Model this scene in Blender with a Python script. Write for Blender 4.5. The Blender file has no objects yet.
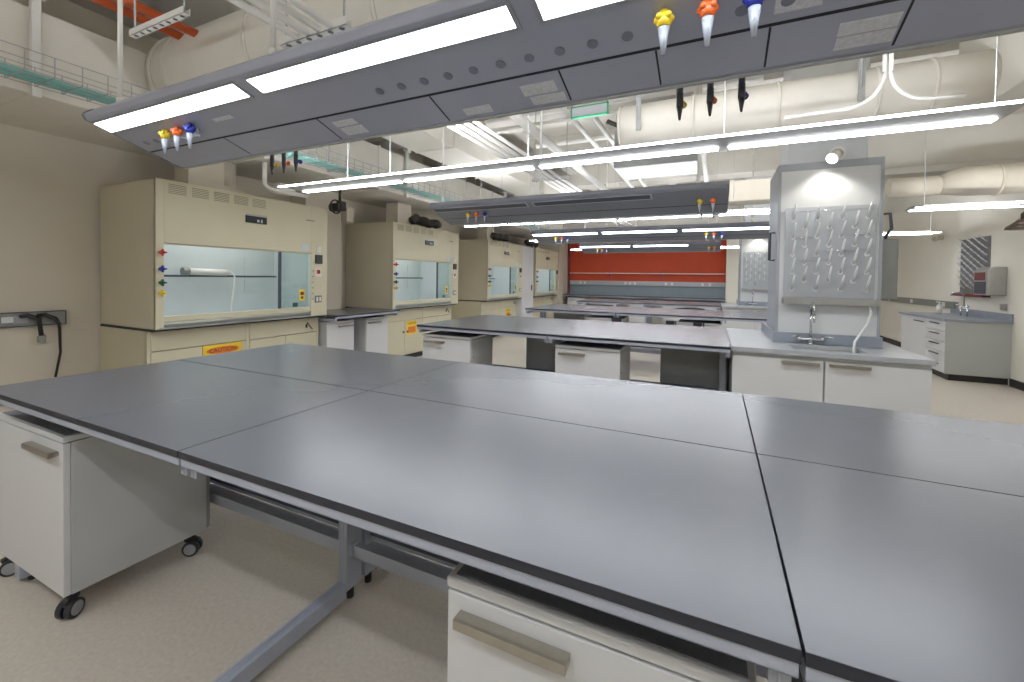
import bpy, bmesh, math, random
from mathutils import Vector, Matrix
random.seed(7)
SC = bpy.context.scene
COL = SC.collection
PI = math.pi

# ------------------------------------------------------------------ materials
def lin(c):
    c = c / 255.0
    return c / 12.92 if c <= 0.04045 else ((c + 0.055) / 1.055) ** 2.4
def rgb(r, g, b): return (lin(r), lin(g), lin(b), 1)
MATS = {}
def mat(name, col, rough=0.5, metal=0.0, var=0.05, scale=8.0, bump=0.0, spec=0.5, detail=3.0):
    if name in MATS: return MATS[name]
    m = bpy.data.materials.new(name); m.use_nodes = True
    nt = m.node_tree; b = nt.nodes['Principled BSDF']
    b.inputs['Roughness'].default_value = rough
    b.inputs['Metallic'].default_value = metal
    b.inputs['Specular IOR Level'].default_value = spec
    tc = nt.nodes.new('ShaderNodeTexCoord'); no = nt.nodes.new('ShaderNodeTexNoise')
    no.inputs['Scale'].default_value = scale; no.inputs['Detail'].default_value = detail
    nt.links.new(tc.outputs['Object'], no.inputs['Vector'])
    cr = nt.nodes.new('ShaderNodeValToRGB')
    c = rgb(*col)
    cr.color_ramp.elements[0].position = 0.3; cr.color_ramp.elements[1].position = 0.7
    cr.color_ramp.elements[0].color = tuple(v * (1 - var) for v in c[:3]) + (1,)
    cr.color_ramp.elements[1].color = tuple(min(1, v * (1 + var)) for v in c[:3]) + (1,)
    nt.links.new(no.outputs['Fac'], cr.inputs['Fac'])
    nt.links.new(cr.outputs['Color'], b.inputs['Base Color'])
    if bump:
        bp = nt.nodes.new('ShaderNodeBump'); bp.inputs['Strength'].default_value = bump
        bp.inputs['Distance'].default_value = 0.01
        nt.links.new(no.outputs['Fac'], bp.inputs['Height']); nt.links.new(bp.outputs['Normal'], b.inputs['Normal'])
    MATS[name] = m
    return m
def emit(name, col, strength):
    if name in MATS: return MATS[name]
    m = bpy.data.materials.new(name); m.use_nodes = True
    nt = m.node_tree; nt.nodes.clear()
    o = nt.nodes.new('ShaderNodeOutputMaterial'); e = nt.nodes.new('ShaderNodeEmission')
    e.inputs['Color'].default_value = rgb(*col); e.inputs['Strength'].default_value = strength
    nt.links.new(e.outputs[0], o.inputs[0]); MATS[name] = m
    return m
def glass(name, tint, amount):
    m = bpy.data.materials.new(name); m.use_nodes = True
    nt = m.node_tree; nt.nodes.clear()
    o = nt.nodes.new('ShaderNodeOutputMaterial'); mx = nt.nodes.new('ShaderNodeMixShader')
    t = nt.nodes.new('ShaderNodeBsdfTransparent'); g = nt.nodes.new('ShaderNodeBsdfGlossy')
    t.inputs['Color'].default_value = tint; g.inputs['Roughness'].default_value = 0.05
    mx.inputs[0].default_value = amount
    nt.links.new(t.outputs[0], mx.inputs[1]); nt.links.new(g.outputs[0], mx.inputs[2]); nt.links.new(mx.outputs[0], o.inputs[0])
    MATS[name] = m
    return m

M_top = mat('worktop_grey', (91, 94, 102), 0.27, 0, 0.05, 3.0, 0, 0.7)
M_edge = mat('worktop_edge', (25, 28, 40), 0.45, 0, 0.08)
M_steel = mat('frame_steel', (168, 174, 189), 0.42, 0.1, 0.03)
M_dsteel = mat('dark_steel', (62, 66, 78), 0.5, 0.1, 0.05)
M_white = mat('white_laminate', (212, 212, 212), 0.42, 0, 0.015, 4)
M_cside = mat('grey_side_laminate', (190, 192, 192), 0.5, 0, 0.02, 4)
M_cback = mat('cabinet_back', (146, 149, 148), 0.6, 0, 0.04)
M_topshade = mat('cabinet_top_shade', (112, 116, 124), 0.6, 0, 0.05)
M_nickel = mat('brushed_nickel', (168, 163, 150), 0.3, 0.85, 0.05, 30)
M_chrome = mat('chrome', (205, 208, 212), 0.15, 1.0, 0.02)
M_rubber = mat('black_rubber', (30, 31, 35), 0.55, 0, 0.1)
M_hub = mat('wheel_hub', (150, 150, 155), 0.5, 0, 0.05)
M_black = mat('black_plastic', (18, 18, 20), 0.4, 0, 0.1)
M_cream = mat('hood_cream', (206, 198, 168), 0.5, 0, 0.025, 3)
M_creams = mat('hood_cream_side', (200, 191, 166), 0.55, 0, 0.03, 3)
M_liner = mat('hood_liner', (196, 206, 207), 0.5, 0, 0.02)
M_ssteel = mat('stainless', (175, 176, 175), 0.32, 0.8, 0.06, 12)
M_wall = mat('wall_paint', (206, 197, 179), 0.85, 0, 0.025, 2.0, 0.05)
M_wallr = mat('wall_paint_cream', (230, 225, 211), 0.85, 0, 0.02, 2.0, 0.05)
M_ceil = mat('ceiling_paint', (188, 184, 173), 0.9, 0, 0.05, 2.5, 0.1)
M_floor = mat('floor_vinyl', (200, 190, 176), 0.42, 0, 0.09, 60.0, 0.0, 0.4, 6)
M_duct = mat('duct_white', (218, 213, 200), 0.6, 0, 0.03, 5)
M_ductb = mat('duct_beige', (196, 187, 168), 0.7, 0, 0.03, 5)
M_galv = mat('galvanised', (168, 170, 168), 0.45, 0.5, 0.08, 20)
M_pipe = mat('pipe_white', (222, 220, 212), 0.45, 0, 0.03)
M_orange = mat('orange_conduit', (222, 92, 40), 0.5, 0, 0.05)
M_car = mat('carrier_grey', (168, 172, 188), 0.38, 0.15, 0.03, 4)
M_card = mat('carrier_groove', (18, 19, 22), 0.6, 0, 0.05)
M_spot = mat('carrier_spot', (122, 126, 140), 0.5, 0, 0.05)
M_plate = mat('label_plate', (214, 216, 218), 0.5, 0, 0.12, 90)
M_yel = mat('tap_yellow', (238, 200, 30), 0.35, 0, 0.04)
M_org = mat('tap_orange', (240, 98, 30), 0.35, 0, 0.04)
M_blu = mat('tap_blue', (24, 40, 150), 0.35, 0, 0.04)
M_red = mat('tap_red', (196, 44, 36), 0.4, 0, 0.04)
M_grn = mat('tap_green', (24, 78, 52), 0.4, 0, 0.04)
M_cone = mat('nozzle_clear', (168, 172, 180), 0.25, 0, 0.05)
M_dcone = mat('nozzle_dark', (84, 84, 84), 0.4, 0.2, 0.05)
M_redwall = mat('red_wall_paint', (196, 66, 34), 0.75, 0, 0.04, 3)
M_bluegrey = mat('backsplash_bluegrey', (122, 136, 144), 0.45, 0, 0.04)
M_colw = mat('column_grey_white', (206, 209, 210), 0.6, 0, 0.02, 3)
M_colshade = mat('column_shade_grey', (150, 155, 162), 0.6, 0, 0.03, 3)
M_epoxy = mat('sink_counter_grey', (164, 168, 174), 0.28, 0, 0.05, 10)
M_splash = mat('splash_grey', (134, 142, 154), 0.35, 0, 0.04)
M_rack = mat('rack_board', (164, 169, 174), 0.3, 0.15, 0.05, 10)
M_peg = mat('rack_peg', (226, 229, 230), 0.25, 0.0, 0.02)
M_base = mat('baseboard_black', (32, 28, 26), 0.5, 0, 0.1)
M_race = mat('raceway_grey', (128, 130, 126), 0.45, 0.4, 0.05, 15)
M_teal = mat('teal_cable', (112, 188, 178), 0.5, 0, 0.08)
M_sign = mat('sign_yellow', (240, 200, 40), 0.5, 0, 0.04)
M_signo = mat('sign_orange', (226, 116, 30), 0.5, 0, 0.04)
M_ink = mat('sign_ink', (90, 26, 10), 0.6, 0, 0.04)
M_bronze = mat('shower_bronze', (66, 54, 44), 0.4, 0.5, 0.08)
M_pgrey = mat('end_panel_grey', (172, 174, 170), 0.5, 0, 0.02, 4)
M_hose = mat('clear_hose', (226, 230, 230), 0.25, 0, 0.02)
M_tape = mat('green_tape', (30, 130, 90), 0.5, 0, 0.05)
M_maroon = mat('maroon', (110, 40, 44), 0.5, 0, 0.05)
M_flex = mat('dark_flex', (46, 42, 38), 0.6, 0.2, 0.2, 25)
E_tube = emit('tube_lens', (246, 249, 255), 24.0)
E_fill = emit('ceiling_fill_glow', (246, 248, 255), 35.0)
E_car = emit('carrier_lens', (232, 242, 255), 14.0)
E_hood = emit('hood_lamp_lens', (248, 250, 250), 4.5)
E_spot = emit('spot_lens', (255, 246, 226), 12.0)
E_disp = emit('display_red', (200, 60, 70), 0.35)
G_sash = glass('sash_glass', (0.86, 0.93, 0.92, 1), 0.10)

# ------------------------------------------------------------------ mesh builder
class MB:
    def __init__(s): s.bm = bmesh.new()
    def box(s, x0, x1, y0, y1, z0, z1, mi=0):
        g = bmesh.ops.create_cube(s.bm, size=1.0)
        M = Matrix.Translation(((x0 + x1) / 2, (y0 + y1) / 2, (z0 + z1) / 2)) @ Matrix.Diagonal((abs(x1 - x0), abs(y1 - y0), abs(z1 - z0), 1))
        bmesh.ops.transform(s.bm, matrix=M, verts=g['verts'])
        if mi:
            for f in {f for v in g['verts'] for f in v.link_faces}: f.material_index = mi
        return s
    def cone(s, p0, p1, r0, r1, seg=16, mi=0):
        p0, p1 = Vector(p0), Vector(p1); d = p1 - p0
        g = bmesh.ops.create_cone(s.bm, cap_ends=True, segments=seg, radius1=max(r0, 1e-5), radius2=max(r1, 1e-5), depth=d.length)
        R = Vector((0, 0, 1)).rotation_difference(d.normalized()).to_matrix().to_4x4()
        bmesh.ops.transform(s.bm, matrix=Matrix.Translation((p0 + p1) / 2) @ R, verts=g['verts'])
        for f in {f for v in g['verts'] for f in v.link_faces}:
            f.material_index = mi
            if len(f.verts) == 4: f.smooth = True
        return s
    def cyl(s, p0, p1, r, seg=16, mi=0): return s.cone(p0, p1, r, r, seg, mi)
    def ball(s, c, r, sx=1, sy=1, sz=1, seg=12):
        g = bmesh.ops.create_uvsphere(s.bm, u_segments=seg, v_segments=seg // 2 + 2, radius=r)
        bmesh.ops.transform(s.bm, matrix=Matrix.Translation(c) @ Matrix.Diagonal((sx, sy, sz, 1)), verts=g['verts'])
        for v in g['verts']:
            for f in v.link_faces: f.smooth = True
        return s
    def tube(s, pts, r, seg=10, closed=False):
        pts = [Vector(p) for p in pts]; n = len(pts); rings = []
        up = Vector((0, 0, 1))
        prev = None
        for i, p in enumerate(pts):
            if closed: t = (pts[(i + 1) % n] - pts[i - 1]).normalized()
            else: t = (pts[min(i + 1, n - 1)] - pts[max(i - 1, 0)]).normalized()
            if prev is None:
                a = t.cross(up)
                if a.length < 1e-3: a = t.cross(Vector((1, 0, 0)))
                a.normalize()
            else:
                a = prev - t * prev.dot(t); a.normalize()
            prev = a; b = t.cross(a)
            rr = r[i] if isinstance(r, (list, tuple)) else r
            rings.append([s.bm.verts.new(p + (a * math.cos(2 * PI * k / seg) + b * math.sin(2 * PI * k / seg)) * rr) for k in range(seg)])
        for i in range(n if closed else n - 1):
            A, B = rings[i], rings[(i + 1) % n]
            for k in range(seg):
                f = s.bm.faces.new((A[k], A[(k + 1) % seg], B[(k + 1) % seg], B[k])); f.smooth = True
        if not closed:
            s.bm.faces.new(rings[0][::-1]); s.bm.faces.new(rings[-1])
        return s
    def prism(s, poly, a, b, axis='x', mi=0):
        # polygon in the two other axes (y,z for x; x,z for y; x,y for z)
        def P(u, v, w): return (w, u, v) if axis == 'x' else ((u, w, v) if axis == 'y' else (u, v, w))
        A = [s.bm.verts.new(P(u, v, a)) for u, v in poly]; B = [s.bm.verts.new(P(u, v, b)) for u, v in poly]
        n = len(poly); fs = [s.bm.faces.new(A), s.bm.faces.new(B[::-1])]
        for i in range(n): fs.append(s.bm.faces.new((A[i], B[i], B[(i + 1) % n], A[(i + 1) % n])))
        for f in fs: f.material_index = mi
        return s
    def quad(s, pts, mi=0):
        f = s.bm.faces.new([s.bm.verts.new(p) for p in pts]); f.material_index = mi
        return s
    def build(s, name, mats, parent=None, bevel=0.0, label=None):
        bmesh.ops.recalc_face_normals(s.bm, faces=s.bm.faces)
        me = bpy.data.meshes.new(name); s.bm.to_mesh(me); s.bm.free()
        if not isinstance(mats, (list, tuple)): mats = [mats]
        for m in mats: me.materials.append(m)
        o = bpy.data.objects.new(name, me); COL.objects.link(o)
        if parent is not None: o.parent = parent
        if bevel:
            md = o.modifiers.new('edge', 'BEVEL'); md.width = bevel; md.segments = 2; md.limit_method = 'ANGLE'
        if label: o['label'] = label
        return o
def tag(o, label, cat, group=None):
    o['label'] = label; o['category'] = cat
    if group: o['group'] = group
    return o
def thing(name, label, cat, loc=(0, 0, 0), rz=0.0, group=None):
    o = bpy.data.objects.new(name, None); COL.objects.link(o)
    o.empty_display_size = 0.1; o.location = loc; o.rotation_euler = (0, 0, rz)
    return tag(o, label, cat, group)
def struct(name, mb, m, bevel=0.0, parent=None):
    o = mb.build(name, m, parent, bevel)
    if parent is None: o['kind'] = 'structure'
    return o
def kids(o): return [c for c in list(COL.objects) if c.parent == o]
def dup(root, loc, rz=0.0, label=None, group=None, skip=(), scale=None):
    r = root.copy(); COL.objects.link(r); r.location = loc; r.rotation_euler = (0, 0, rz)
    if label: r['label'] = label
    if group: r['group'] = group
    if scale: r.scale = scale
    for ch in kids(root):
        if ch.name.split('.')[0] in skip: continue
        c = ch.copy(); COL.objects.link(c); c.parent = r
        for g in kids(ch):
            d = g.copy(); COL.objects.link(d); d.parent = c
    return r
def text(parent, name, s, size, M, m):
    cu = bpy.data.curves.new(name, 'FONT'); cu.body = s; cu.size = size; cu.align_x = 'CENTER'; cu.align_y = 'CENTER'; cu.extrude = 0.0008
    tmp = bpy.data.objects.new('tmp', cu); COL.objects.link(tmp); bpy.context.view_layer.update()
    me = bpy.data.meshes.new_from_object(tmp.evaluated_get(bpy.context.evaluated_depsgraph_get())); bpy.data.objects.remove(tmp)
    me.materials.clear(); me.materials.append(m)
    o = bpy.data.objects.new(name, me); COL.objects.link(o); o.parent = parent; o.matrix_local = M
    return o
def arc(c, r, a0, a1, n, u, v):
    c, u, v = Vector(c), Vector(u), Vector(v)
    return [c + (u * math.cos(a0 + (a1 - a0) * i / n) + v * math.sin(a0 + (a1 - a0) * i / n)) * r for i in range(n + 1)]

# ------------------------------------------------------------------ camera (fitted to the photograph)
F = 431.16; YAW = math.radians(25.228); PIT = math.radians(1.031); ROLL = math.radians(0.779); HC = 1.43
fw = Vector((-math.sin(YAW) * math.cos(PIT), math.cos(YAW) * math.cos(PIT), -math.sin(PIT)))
rt = Vector((math.cos(YAW), math.sin(YAW), 0)); up = rt.cross(fw)
rt2 = rt * math.cos(ROLL) + up * math.sin(ROLL); up2 = up * math.cos(ROLL) - rt * math.sin(ROLL)
cd = bpy.data.cameras.new('camera'); co = bpy.data.objects.new('camera', cd); COL.objects.link(co)
cd.sensor_width = 36; cd.lens = F * 36 / 1024; cd.shift_y = -55.2 / 1024; cd.clip_start = 0.02
co.matrix_world = Matrix(((rt2.x, up2.x, -fw.x, 0), (rt2.y, up2.y, -fw.y, 0), (rt2.z, up2.z, -fw.z, HC), (0, 0, 0, 1)))
SC.camera = co

# ------------------------------------------------------------------ room shell
XL, XR, YF, YB, ZC = -5.6, 3.8, -2.6, 14.35, 4.0
struct('floor', MB().box(XL - .2, XR + .2, YF - .2, YB + .2, -.1, 0), M_floor)
struct('ceiling', MB().box(XL - .2, XR + .2, YF - .2, YB + .2, ZC, ZC + .1), M_ceil)
struct('wall_left', MB().box(XL - .15, XL, YF - .2, YB + .2, 0, ZC), M_wall)
struct('wall_right', MB().box(XR, XR + .15, YF - .2, YB + .2, 0, ZC), M_wallr)
struct('wall_far', MB().box(XL, XR, YB, YB + .15, 0, ZC), M_wallr)
struct('wall_near', MB().box(XL, XR, YF - .15, YF, 0, ZC), M_wallr)
struct('wall_red', MB().box(-4.54, .28, YB - .03, YB - .001, 1.38, 2.75), M_redwall)
struct('baseboard_right', MB().box(XR - .02, XR, YF, 8.48, 0, .11).box(XR - .02, XR, 10.22, YB, 0, .11), M_base)
struct('baseboard_left', MB().box(XL, XL + .015, YF, 2.1, 0, .11), M_base)
struct('trim_1', MB().box(XL, -5.28, 4.3, 4.96, 0, ZC), M_wall, .005)
struct('trim_2', MB().box(XL, -4.6, 13.3, YB, 0, ZC), M_wall, .005)
struct('trim_3', MB().box(.28, .62, 13.75, YB, 0, ZC), M_wallr, .005)
struct('trim_4', MB().box(-4.6, -4.54, 14.22, YB, 0, 2.75), M_maroon, .004)
struct('ceiling_bulkhead', MB().box(-4.6, .62, 13.7, YB, 2.72, ZC), M_ceil)
for y0, y1, z in ((-1.2, -.8, 3.6), (5.3, 5.75, 3.56), (7.4, 7.9, 3.56), (9.6, 10.1, 3.56), (11.9, 12.4, 3.56)):
    struct('ceiling_beam', MB().box(XL, XR, y0, y1, z, ZC), M_ceil, .01)
struct('ceiling_beam', MB().box(1.35, XR, 7.55, 8.0, 3.0, ZC), M_ceil, .01)
struct('ceiling_beam', MB().box(1.35, XR, 8.8, 9.3, 2.9, ZC), M_ceil, .01)
for y0 in (4.3, 10.4):
    struct('column', MB().box(.48, 1.17, y0, y0 + .62, 0, 2.40).box(.55, 1.1, y0 + .1, y0 + .55, 2.40, ZC), M_colw, .006)
    struct('column_shade', MB().box(.47, 1.18, y0 - .006, y0 + .63, 2.36, 2.42).box(.47, .492, y0 - .006, y0 + .62, .93, 2.36).box(1.158, 1.18, y0 - .006, y0 + .62, .93, 2.36), M_colshade)  # shade on the evenly painted column, put in as darker grey sides and top

# ------------------------------------------------------------------ lab tables
def lab_table(name, W, D, label, loc, rz=0, group=None, full=True, beam=True, legs=(-1, 1)):
    t = thing(name, label, 'table', loc, rz, group)
    h = W / 2; f = -D / 2; b = D / 2
    mb = MB(); mb.box(-h + .0022, h - .0022, f + .0005, b - .0024, .894, .915)
    for fa in mb.bm.faces:
        if abs(fa.normal.z) < .5: fa.material_index = 1
    mb.build('worktop', [M_top, M_edge], t, .0012)
    mb = MB().box(-h + .004, h - .004, f + .006, f + .03, .868, .893).box(-h + .004, h - .004, f + .006, f + .05, .868, .872)
    mb.build('front_rail', M_steel, t, .0015)
    MB().box(-h + .004, h - .004, b - .075, b - .04, .845, .893).build('rear_rail', M_dsteel, t)
    for sx in (-1, 1):
        a0, a1 = (-h + .003, -h + .045) if sx < 0 else (h - .045, h - .003)
        MB().box(a0 + .006, a1 - .006, f + .03, b - .02, .828, .8675).box(a0 + .018, a0 + .024, f + .0285, f + .0305, .832, .864).build('arm', M_steel, t, .002)
        if sx in legs:
            a0, a1 = (-h + .02, -h + .07) if sx < 0 else (h - .07, h - .02)
            mb = MB().box(a0, a1, b - .10, b - .012, .055, .8285)
            mb.box(a0 + .012, a0 + .016, b - .1035, b - .1, .09, .82).box(a0 + .026, a0 + .030, b - .1035, b - .1, .09, .82)
            mb.build('post', M_steel, t, .002)
            mb = MB().box(a0, a1, f + .09, b - .10, .028, .088).box(a0 + .012, a0 + .016, f + .092, b - .1, .088, .0905).box(a0 + .026, a0 + .03, f + .092, b - .1, .088, .0905)
            ft = mb.build('foot', M_steel, t, .002)
            xc = (a0 + a1) / 2
            MB().cyl((xc, f + .14, 0), (xc, f + .14, .03), .016).build('glide', M_rubber, ft)
            MB().cyl((xc, b - .055, 0), (xc, b - .055, .056), .016).build('glide', M_rubber, ft)
    if beam:
        MB().box(-h + .005, h - .005, b - .085, b - .05, .205, .258).box(-h + .05, h - .05, b - .085, b - .02, .254, .2585).build('crossbeam', M_steel, t, .002)
        MB().box(-h + .045, h - .045, b - .03, b - .012, .285, .40).build('cable_trough', M_dsteel, t, .002)
    return t
PX = [(-2.90, -1.402), (-1.402, .122), (.122, 1.64)]
DT = .762
nm = ['at its fume hood end', 'in its middle', 'at its sink end']
G = 'lab tables bolted into the benches'
def bench(y0, spans, ord_, proto=None, beam=True):
    for r, (yc, rz, side) in enumerate(((y0 + DT / 2, 0, 'near'), (y0 + DT * 1.5, PI, 'far'))):
        for i, (a, b) in enumerate(spans):
            where = {0: 'fume hood end', len(spans) - 1: 'sink end'}.get(i, 'middle')
            lb = 'grey worktop lab table, %s side of the %s bench, at its %s' % (side, ord_, where)
            lab_table('lab_table', b - a, DT, lb, ((a + b) / 2, yc, 0), rz, G, True, beam, tuple((q if rz == 0 else -q) for q in ((-1, 1) if i == 0 else (1,))))
Y1, Y2, Y3, Y4 = .712, 3.755, 6.79, 9.83
bench(Y1, PX, 'nearest')
bench(Y2, PX[:2], 'second')
bench(Y3, [(-2.95, -1.40), (-1.40, .12), (.12, .9)], 'third')
bench(Y4, [(-2.95, -1.40), (-1.40, .12)], 'fourth')
lab_table('lab_table', 1.24, .92, 'grey worktop side table on two white trolleys between the first two fume hoods', (-4.87, 4.68, 0), PI / 2, G, True, False)
lab_table('lab_table', 4.8, .7, 'long grey worktop table along the red end wall', (-2.13, 13.96, 0), 0, G, True, False)
# power boxes under the third bench
for i, x in enumerate((-1.47, -.66, -.28)):
    MB().box(x, x + .12, Y3 + .03, Y3 + .13, .74, .8215).box(x + .13, x + .15, Y3 + .03, Y3 + .12, .75, .8215).build('outlet_box', M_black)
    o = COL.objects['outlet_box' + ('' if i == 0 else '.%03d' % i)]
    tag(o, ['black outlet box under the third bench, closest to the fume hoods', 'black outlet box under the third bench, middle one of three', 'black outlet box under the third bench, closest to the sink column'][i], 'outlet box', 'outlet boxes under the third bench')

# ------------------------------------------------------------------ mobile cabinets
def caster(parent, x, y, ang):
    p = MB().box(x - .03, x + .03, y - .03, y + .03, .1, .112).cyl((x, y, .07), (x, y, .1), .016)
    d = Vector((math.cos(ang), math.sin(ang), 0)); n = Vector((-d.y, d.x, 0)); c = Vector((x, y, .037)) + d * .02
    p.tube([c + n * .0 + Vector((0, 0, .04)) - d * .03, c + Vector((0, 0, .046)), c + d * .03 + Vector((0, 0, .03))], .014, 8)
    p.box(c.x - .012, c.x + .012, c.y - .012, c.y + .012, .03, .09)
    o = p.build('caster', M_rubber, parent)
    for s in (-1, 1):
        mb = MB().cyl(c + n * s * .006, c + n * s * .028, .037, 24)
        mb.cyl(c + n * s * .028, c + n * s * .031, .027, 24, 1)
        mb.build('wheel', [M_rubber, M_hub], o, .003)
def mobile_cabinet(label, loc, rz, W=.60, D=.54, hside='L', group='white trolley cabinets under the benches', lock=True, up=0.0):
    t = thing('mobile_cabinet', label, 'cabinet', loc, rz, group)
    h = W / 2
    MB().box(-h, h, .024, D - .02, .11, .738 + up).build('carcass', M_cside, t, .002)
    MB().box(-h + .004, h - .004, D - .0205, D, .115, .73 + up).build('back_panel', M_cback, t, .002, 'dark grey back panel')
    mb = MB().box(-h - .002, h + .002, -.002, D, .742 + up, .766 + up); mb.build('top', M_white, t, .004)
    MB().box(-h + .014, h - .012, .012, D - .01, .7655 + up, .7685 + up).build('top_shade', M_topshade, t, .001, 'grey bench shade painted on the white top')  # shade under the bench on the white top, put into a grey inset
    d = MB().box(-h + .001, h - .001, 0, .0225, .112, .735 + up).build('door', M_white, t, .002)
    x0 = -h + .035 if hside == 'L' else h - .285
    u = up; mb = MB().box(x0, x0 + .25, -.034, -.026, .682 + u, .704 + u).box(x0, x0 + .25, -.03, -.002, .699 + u, .7045 + u)
    mb.box(x0, x0 + .02, -.03, .0, .684 + u, .702 + u).box(x0 + .23, x0 + .25, -.03, .0, .684 + u, .702 + u)
    mb.build('handle', M_nickel, d, .0015, 'brushed metal handle')
    if lock: MB().cyl((h - .0005, .06, .60), (h + .004, .06, .60), .008).build('lock', M_dsteel, t)
    for sx in (-1, 1):
        for y in (.05, D - .08): caster(t, sx * (h - .05), y, -PI / 2 + .5 * sx if y < .1 else PI / 2 - .9 * sx)
    return t
mobile_cabinet('white trolley cabinet on casters at the fume hood end of the nearest bench', (-2.69, .79, 0), 0, .67, .56, 'R', lock=False)
mobile_cabinet('white drawer trolley in the foreground under the middle of the nearest bench', (-.225, .80, 0), 0, .60, .56)
mobile_cabinet('white trolley cabinet at the fume hood end of the second bench', (-2.565, 3.82, 0), 0, .60, .50, up=.045)
mobile_cabinet('white trolley cabinet under the middle of the second bench', (-1.042, 3.82, 0), 0, .60, .52, up=.045)
mobile_cabinet('trolley cabinet turned to show its dark grey back, middle of the second bench', (-1.77, 5.22, 0), PI, .50, .52, up=.045)
mobile_cabinet('trolley cabinet showing a wide dark grey back beside the sink unit', (-.185, 5.2, 0), PI, .63, .52, up=.045)
mobile_cabinet('white trolley cabinet beside the nearest fume hood under the side table', (-4.62, 4.335, 0), PI / 2, .47, .54, 'R', up=.045)
mobile_cabinet('white trolley cabinet beside the second fume hood under the side table', (-4.62, 5.04, 0), PI / 2, .46, .54, 'L', up=.045)
mobile_cabinet('white trolley cabinet under the third bench near the fume hood end', (-1.6, 6.86, 0), 0, .60, .52, up=.045)
mobile_cabinet('white trolley cabinet under the third bench near the sink column', (-.2, 6.86, 0), 0, .60, .52, up=.045)
mobile_cabinet('trolley cabinet with dark back at the fume hood end of the third bench', (-2.45, 8.24, 0), PI, .60, .52, up=.045)
mobile_cabinet('white trolley cabinet under the fourth bench near the sink end', (-.5, 9.9, 0), 0, .60, .52, up=.045)
mobile_cabinet('white trolley cabinet under the fourth bench near the fume hood end', (-2.5, 9.9, 0), 0, .60, .52, up=.045)
for i, x in enumerate((-4.1, -3.1, -2.1, -1.1, -.15)):
    mobile_cabinet('white trolley cabinet under the end wall table, %s from the fume hood side' % ['first', 'second', 'third', 'fourth', 'fifth'][i], (x, 13.65, 0), 0, .60, .52, up=.045)

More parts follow.
